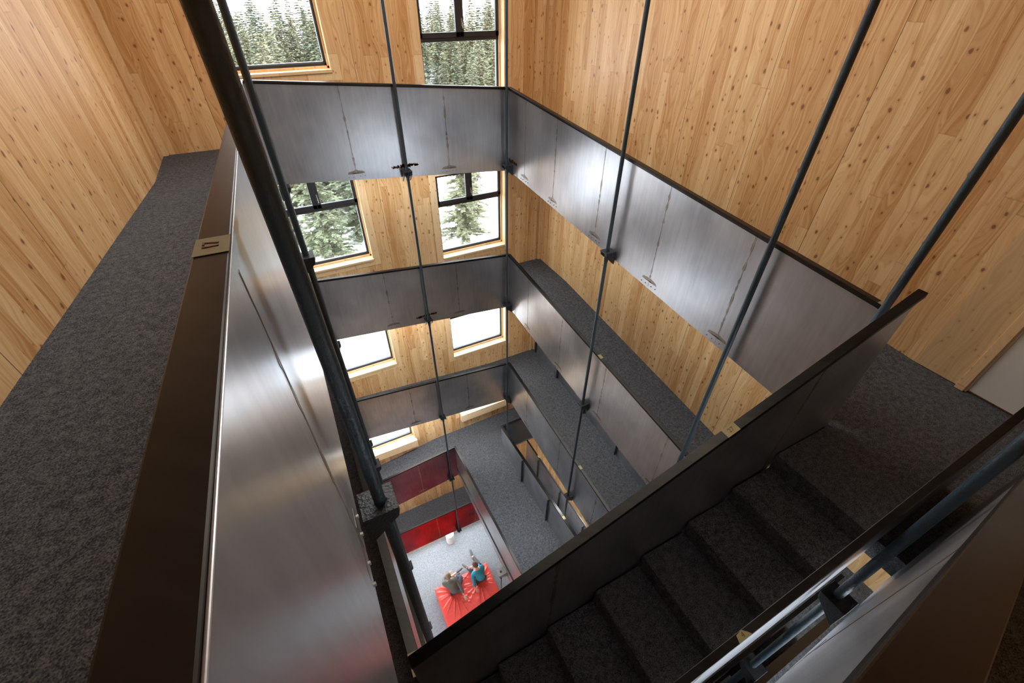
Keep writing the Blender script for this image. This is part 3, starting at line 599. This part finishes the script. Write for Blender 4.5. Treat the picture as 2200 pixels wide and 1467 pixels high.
def skin(name, chains, m, parent, levels=2):
    """chains: list of lists of (pos, radius); chains starting at the same point are joined there."""
    vs = []; rs = []; es = []; idx = {}
    def vid(p, r):
        key = tuple(round(c, 4) for c in p)
        if key not in idx: idx[key] = len(vs); vs.append(Vector(p)); rs.append(r)
        return idx[key]
    for ch in chains:
        ids = [vid(p, r) for p, r in ch]; es += list(zip(ids, ids[1:]))
    o0 = abs_loc(parent); me = bpy.data.meshes.new(name); me.from_pydata([tuple(v-o0) for v in vs], es, []); me.update()
    o = bpy.data.objects.new(name, me); C.objects.link(o); o.parent = parent
    md = o.modifiers.new('skin', 'SKIN'); md.use_smooth_shade = True
    for i_, r in enumerate(rs):
        sv = me.skin_vertices[0].data[i_]; sv.radius = r if isinstance(r, tuple) else (r, r)
    me.skin_vertices[0].data[0].use_root = True
    if levels: sb = o.modifiers.new('sub', 'SUBSURF'); sb.levels = sb.render_levels = levels
    dg = bpy.context.evaluated_depsgraph_get(); nm = bpy.data.meshes.new_from_object(o.evaluated_get(dg))
    o.modifiers.clear(); o.data = nm; nm.materials.clear(); nm.materials.append(m)
    for p in nm.polygons: p.use_smooth = True
    return o
def ellip(mb, c, r, seg=18, rings=12, fn=None):
    c = Vector(c); v = []; fs = []
    for i_ in range(rings+1):
        th = math.pi*i_/rings
        for j in range(seg):
            ph = 2*math.pi*j/seg; q = Vector((math.sin(th)*math.cos(ph), math.sin(th)*math.sin(ph), math.cos(th)))
            k = fn(q) if fn else 1
            v.append(c+Vector((q.x*r[0], q.y*r[1], q.z*r[2]))*k)
    for i_ in range(rings):
        for j in range(seg): fs.append((i_*seg+j, i_*seg+(j+1) % seg, (i_+1)*seg+(j+1) % seg, (i_+1)*seg+j))
    mb.add(v, fs); return mb
m_skin = simple('skin', (.62, .36, .26), .5); m_hairA = simple('light_brown_hair', (.30, .19, .12), .7, 0, .8, 120); m_hairB = simple('brown_hair', (.14, .075, .04), .7, 0, .8, 120)
m_grey = simple('grey_hoodie', (.13, .125, .11), .9); m_blue = simple('turquoise_fleece', (.03, .25, .36), .9); m_jean = simple('slate_trousers', (.06, .065, .09), .9)
m_jean2 = simple('charcoal_climbing_trousers', (.055, .055, .058), .9); m_shoe = simple('grey_shoes', (.12, .11, .11), .7); m_lens = simple('eye_dark', (.02, .015, .01), .3)
U = 1/S
def hand(parent, wrist, dirv, side, m=m_skin, spread=.5):
    """palm and five bent fingers lying on a surface; dirv: pointing direction in the plane, side: +1 thumb to the left."""
    w = Vector(wrist); dv = Vector((dirv[0], dirv[1], 0)).normalized(); lt_ = Vector((-dv.y, dv.x, 0))*side
    palm = w+dv*.075*U+Vector((0, 0, -.01)); ch = [[(w, .026*U), (w+dv*.035*U, (.034*U, .017*U)), (palm, (.038*U, .015*U))]]
    for a, ln in ((-.42, .062), (-.14, .078), (.12, .082), (.38, .074)):
        f = (dv*math.cos(a*spread*1.6)+lt_*math.sin(a*spread*1.6)); b0 = palm+lt_*(a*.055*U)+dv*.012*U
        ch.append([(palm, .03), (b0, .011*U), (b0+f*ln*.45*U+Vector((0, 0, .008*U)), .009*U), (b0+f*ln*.8*U, .0085*U), (b0+f*ln*1.05*U-Vector((0, 0, .008*U)), .0075*U)])
    tdir = (dv*.6+lt_).normalized(); ch.append([(w+dv*.035*U, .03), (w+dv*.045*U+lt_*.03*U, .013*U), (w+dv*.045*U+lt_*.03*U+tdir*.035*U, .0105*U), (w+dv*.06*U+lt_*.035*U+tdir*.055*U, .009*U)])
    return skin('hand', ch, m, parent, 1)
def head(parent, c, face, m_h, tilt=.3):
    """head with face looking along 'face' (xy) and tilted down."""
    fz = Vector((face[0], face[1], -tilt)).normalized(); rt0 = fz.cross(Vector((0, 0, 1))).normalized(); upv = rt0.cross(fz)
    c = Vector(c); Rm = Matrix((rt0, fz, upv)).transposed()
    def T(mb): mb.v = [tuple(Rm @ Vector(v)+c) for v in mb.v]; return mb
    h = MB()
    def sh(q):
        k = 1
        if q.z < -.1 and q.y > 0: k *= 1-.12*abs(q.z)          # chin
        if q.z < -.3 and q.y < 0: k *= 1-.25*abs(q.z+.3)
        return k
    ellip(h, (0, 0, 0), (.078*U, .098*U, .118*U), 22, 16, sh)
    ellip(h, (0, .098*U, -.02*U), (.013*U, .022*U, .026*U), 10, 8)                       # nose
    for s_ in (-1, 1): ellip(h, (s_*.079*U, -.005*U, -.01*U), (.010*U, .020*U, .032*U), 10, 8)   # ears
    ho = T(h).build('head', m_skin, parent, smooth=True)
    e = MB()
    for s_ in (-1, 1): ellip(e, (s_*.032*U, .085*U, .012*U), (.013*U, .009*U, .007*U), 8, 6)
    T(e).build('eyes', m_lens, ho, smooth=True)
    mo_ = MB(); ellip(mo_, (0, .088*U, -.062*U), (.024*U, .008*U, .006*U), 8, 6); T(mo_).build('mouth', simple('lips', (.5, .2, .17), .5), ho, smooth=True)
    hr = MB()
    def hs(q): return 1+.045*noise.noise(q*5) if (q.z > -.25 or q.y < -.1) else .9
    ellip(hr, (0, -.016*U, .016*U), (.086*U, .098*U, .118*U), 30, 20, hs)
    hr.f = [f_ for f_ in hr.f if not (sum(hr.v[i_][1] for i_ in f_)/len(f_) > .045*U and sum(hr.v[i_][2] for i_ in f_)/len(f_) < .06*U)]
    T(hr).build('hair', m_h, parent, smooth=True)
def V(x, y, z): return Vector((x, y, z))

def person_grey():
    zs = MZ-.05; hip = V(1.28, 7.10, zs+.13)
    p = empty('person', (hip.x, hip.y, zs), 'person in grey hoodie sitting cross-legged on the red mat leaning on one hand', 'person')
    ch = V(1.20, 7.20, zs+.50); sh = V(1.17, 7.27, zs+.68); nk = V(1.15, 7.32, zs+.79)
    # body (skin) inside clothes: neck, forearms and shins stay visible
    SL, SR = sh+V(-.24, .07, -.03), sh+V(.25, -.04, -.04)
    eR, wR = V(1.50, 6.98, zs+.34), V(1.50, 6.80, zs+.10)
    eL, wL = V(.98, 7.58, zs+.42), V(1.22, 7.72, zs+.34)
    hipL, hipR = hip+V(-.11, .05, -.01), hip+V(.13, .02, -.01)
    kL, kR = V(1.16, 7.60, zs+.20), V(1.66, 7.42, zs+.24)
    aL, aR = V(1.58, 7.80, zs-.10), V(1.44, 7.66, zs-.02)
    body = [[(hip, .13), (ch, .12), (sh, .10), (nk, .06), (nk+V(0, .02, .08), .055)], [(sh, .1), (SR, .06), (eR, .045), (wR, .03)], [(sh, .1), (SL, .06), (eL, .045), (wL, .03)],
            [(hip, .13), (hipR, .1), (kR, .07), (aR, .045)], [(hip, .13), (hipL, .1), (kL, .07), (aL, .045)]]
    skin('body', body, m_skin, p)
    skin('hoodie', [[(hip+V(0, 0, .02), (.22, .18)), (V(1.24, 7.15, zs+.34), (.215, .17)), (ch, (.22, .165)), (sh, (.19, .14)), (nk-V(0, 0, .05), (.10, .10))],
                    [(sh, .14), (SR, .088), (eR, .066), (eR.lerp(wR, .7), .055)], [(sh, .14), (SL, .088), (eL, .066), (eL.lerp(wL, .8), .055)]], m_grey, p)
    hd = MB(); ellip(hd, nk+V(.01, -.07, -.03), (.13, .10, .09), 16, 10); hd.build('hood', m_grey, p, smooth=True)
    skin('trousers', [[(hip, .17), (hipR, .125), (kR, .093), (kR.lerp(aR, .8), .07)], [(hip, .17), (hipL, .125), (kL, .09), (kL.lerp(aL, .35), .078)]], m_jean, p)
    for a, dv in ((aL, V(.25, .06, -.01)), (aR, V(.22, .05, -.04))): skin('shoe', [[(a-dv*.15, .05), (a+dv*.5, .055), (a+dv, .045), (a+dv*1.15, .03)]], m_shoe, p, 1)
    hand(p, wR+V(0, 0, -.02), (.25, -1, 0), 1); hand(p, wL, (1, .3, 0), -1)
    head(p, nk+V(0, .05, .20), (.45, .9), m_hairA, .5)
def person_blue():
    zs = MZ-.05; hip = V(2.33, 7.02, zs+.13)
    p = empty('person', (hip.x, hip.y, zs), 'person in turquoise fleece sitting on the mat with one leg stretched to the floor', 'person')
    ch = V(2.34, 7.12, zs+.50); sh = V(2.29, 7.18, zs+.69); nk = V(2.26, 7.24, zs+.80)
    SL, SR = sh+V(-.25, -.05, -.05), sh+V(.22, .06, -.03)
    eL, wL = V(2.02, 6.98, zs+.36), V(2.00, 6.86, zs+.10)
    eR, wR = V(2.45, 7.42, zs+.42), V(2.22, 7.52, zs+.40)
    hipL, hipR = hip+V(-.12, .05, -.01), hip+V(.10, .07, -.01)
    kL, aL = V(2.10, 7.46, zs+.30), V(2.02, 7.76, zs-.02)
    kR, aR = V(2.50, 7.62, zs+.12), V(2.42, 8.16, ZG+.10)
    skin('body', [[(hip, .13), (ch, .12), (sh, .10), (nk, .06), (nk+V(0, .02, .08), .055)], [(sh, .1), (SR, .06), (eR, .045), (wR, .03)], [(sh, .1), (SL, .06), (eL, .045), (wL, .03)],
                  [(hip, .13), (hipR, .1), (kR, .07), (aR, .045)], [(hip, .13), (hipL, .1), (kL, .07), (aL, .045)]], m_skin, p)
    skin('fleece_jacket', [[(hip+V(0, 0, .02), (.20, .17)), (V(2.34, 7.07, zs+.34), (.20, .16)), (ch, (.215, .165)), (sh, (.19, .14)), (nk-V(0, 0, .04), (.10, .10))],
                    [(sh, .14), (SR, .088), (eR, .066), (eR.lerp(wR, .85), .055)], [(sh, .14), (SL, .088), (eL, .066), (eL.lerp(wL, .85), .055)]], m_blue, p)
    skin('trousers', [[(hip, .17), (hipR, .12), (kR, .09), (kR.lerp(aR, .85), .07)], [(hip, .17), (hipL, .12), (kL, .09), (kL.lerp(aL, .85), .066)]], m_jean2, p)
    for a, dv in ((aL, V(-.10, .20, -.02)), (aR, V(.02, .24, .05))): skin('shoe', [[(a-dv*.15, .05), (a+dv*.5, .055), (a+dv, .045), (a+dv*1.15, .03)]], m_shoe, p, 1)
    hand(p, wL+V(0, 0, -.02), (.25, -1, 0), -1); hand(p, wR, (-1, .2, 0), 1)
    head(p, nk+V(-.02, .05, .20), (-.55, .8), m_hairB, .45)
person_grey(); person_blue()

# ------------------------------------------------------------------ outside: snow and snowy spruces
ZO = -17.2
m_snow = simple('snow', (.86, .88, .92), .8, 0, 0, .3)
def leaf_mat(name, g1, g2, snow):
    m, n, b = mat(name); g = N(n, 'ShaderNodeNewGeometry'); t = N(n, 'ShaderNodeTexNoise'); t.inputs['Scale'].default_value = 2.6; t.inputs['Detail'].default_value = 5; n.links.new(g.outputs['Position'], t.inputs[0])
    oi = N(n, 'ShaderNodeObjectInfo')
    base = mixc(n, oi.outputs['Random'], g1, g2)
    s = N(n, 'ShaderNodeSeparateXYZ'); n.links.new(g.outputs['Normal'], s.inputs[0])
    f = M(n, 'ADD', M(n, 'MULTIPLY', t.outputs[0], 1.5), M(n, 'MULTIPLY', M(n, 'ABSOLUTE', s.outputs[2]), .35))
    f = ramp(n, f, [(.80-snow, (0, 0, 0)), (1.12-snow, (.85, .85, .85))])
    n.links.new(mixc(n, f, base, (.74, .78, .82)), b.inputs['Base Color']); b.inputs['Roughness'].default_value = .9; return m
m_leaf = leaf_mat('snow_dusted_needles', (.13, .15, .085), (.25, .22, .12), -.26)
m_bark = simple('bark', (.12, .09, .07), .9)
def spruce(kind, h, r, seed):
    rnd = random.Random(seed); root = empty('spruce_tree', (0, 0, 0), None, None)
    MB().tube([(0, 0, 0), (0, 0, h*.5), (0, 0, h*.97)], [h*.016, h*.009, h*.002], 7).build('trunk', m_bark, root)
    mb = MB(); nl = int(h*3.2)
    for l in range(nl):
        t = l/nl; z = h*(.07+.93*t); R = r*(1-t)**.8*rnd.uniform(.8, 1.1)+.05; nb = max(5, int(9-3*t))
        for b in range(nb):
            a = rnd.uniform(0, 6.283); ln = R*rnd.uniform(.7, 1.12); dr = rnd.uniform(.15, .4); dx, dy = math.cos(a), math.sin(a)
            n_s = max(3, int(ln*7)); 
            for s_ in range(n_s):
                q = (s_+1)/n_s; cx_, cy_ = dx*ln*q, dy*ln*q; cz_ = z-dr*ln*q**1.4+.12*ln*q*q
                for w in range(3):
                    aa = a+rnd.uniform(-1.3, 1.3); sl_ = rnd.uniform(.28, .5)*(1.15-.4*q); wd = sl_*.26; ex, ey = math.cos(aa), math.sin(aa); tz = rnd.uniform(-.25, .15)
                    p0 = Vector((cx_, cy_, cz_+rnd.uniform(-.05, .05))); p1 = p0+Vector((ex*sl_, ey*sl_, tz*sl_)); sd = Vector((-ey, ex, rnd.uniform(-.5, .5)))*wd
                    mb.add([p0-sd*.6, p0.lerp(p1, .5)-sd, p1, p0.lerp(p1, .5)+sd, p0+sd*.6], [(0, 1, 2, 3, 4)])
    mb.add([(-.06, 0, h*.93), (.06, 0, h*.93), (0, .05, h*.93), (0, 0, h*1.03)], [(0, 1, 3), (1, 2, 3), (2, 0, 3)])
    mb.build('foliage', m_leaf, root); return root
struct('ground', MB().box((-150, -150, ZO-.35), (XL-1, YF+1.2, ZO)).box((XL-1, -150, ZO-.35), (260, YN-1, ZO)).box((-150, YF+1.2, ZO-.3), (260, 420, ZO)), m_snow)
protos = [spruce(0, 11.5, 2.2, 1), spruce(1, 10, 1.8, 2), spruce(2, 12.8, 2.6, 3)]
tl = ['snow-dusted spruce in the forest beyond the far windows', 'snow-dusted spruce standing close outside the second storey windows']
used = [False]*3
placed = []
def plant(x, y, sc, near, lab=None):
    if not near and any((x-a)**2+(y-b)**2 < 2.8**2 for a, b in placed): return
    placed.append((x, y))
    k = random.randrange(3); src = protos[k]
    if not used[k]: o = src; used[k] = True
    else:
        o = src.copy(); C.objects.link(o)
        for c_ in src.children: d_ = c_.copy(); C.objects.link(d_); d_.parent = o
    o.location = (x, y, ZO-.1); o.rotation_euler = (0, 0, random.uniform(0, 6.28)); o.scale = (sc, sc, sc*random.uniform(.92, 1.1))
    side = 'left' if x/y < .2 else 'right'
    tag(o, lab or ('green spruce dusted with snow close outside, seen through the second storey %s window' if near else 'distant pale spruce in the forest behind the uppermost %s window') % side, 'tree', ('spruces close outside, %s' if near else 'forest spruces, %s') % side)
for (x, y) in ((1.5, 34), (4.6, 37), (-1.2, 38), (3.0, 42.5), (6.6, 41.5), (1.2, 46), (-2.2, 43), (8.5, 47), (5.4, 50), (-.5, 51), (3.2, 53)): plant(x, y, random.uniform(.92, 1.05), True)
plant(12.2, 32.5, .82, True, 'nearer lone spruce on open snow, filling the left half of the second storey right window')
plant(14.6, 36.2, .8, True, 'slightly farther lone spruce on open snow behind the second storey right window')
rows = [(58, 11), (65, 13), (73, 16), (82, 20), (91, 24), (101, 28), (112, 32), (124, 36), (140, 42)]
for (yy, n_) in rows:
    for j in range(n_):
        s_ = -.06+(.60)*(j+random.uniform(.1, .9))/n_
        if .165 < s_ < .285: continue
        if .02 < s_ < .06 and yy > 100 and random.random() < .3: continue
        y = yy+random.uniform(-4, 4); plant(s_*y, y, random.uniform(.85, 1.12)*(1+.0012*yy), False)

# ------------------------------------------------------------------ one uniform scale to metres
for o in list(C.objects):
    if o.parent is None and o.type != 'CAMERA':
        o.location = Vector(o.location)*S; o.scale = Vector(o.scale)*S
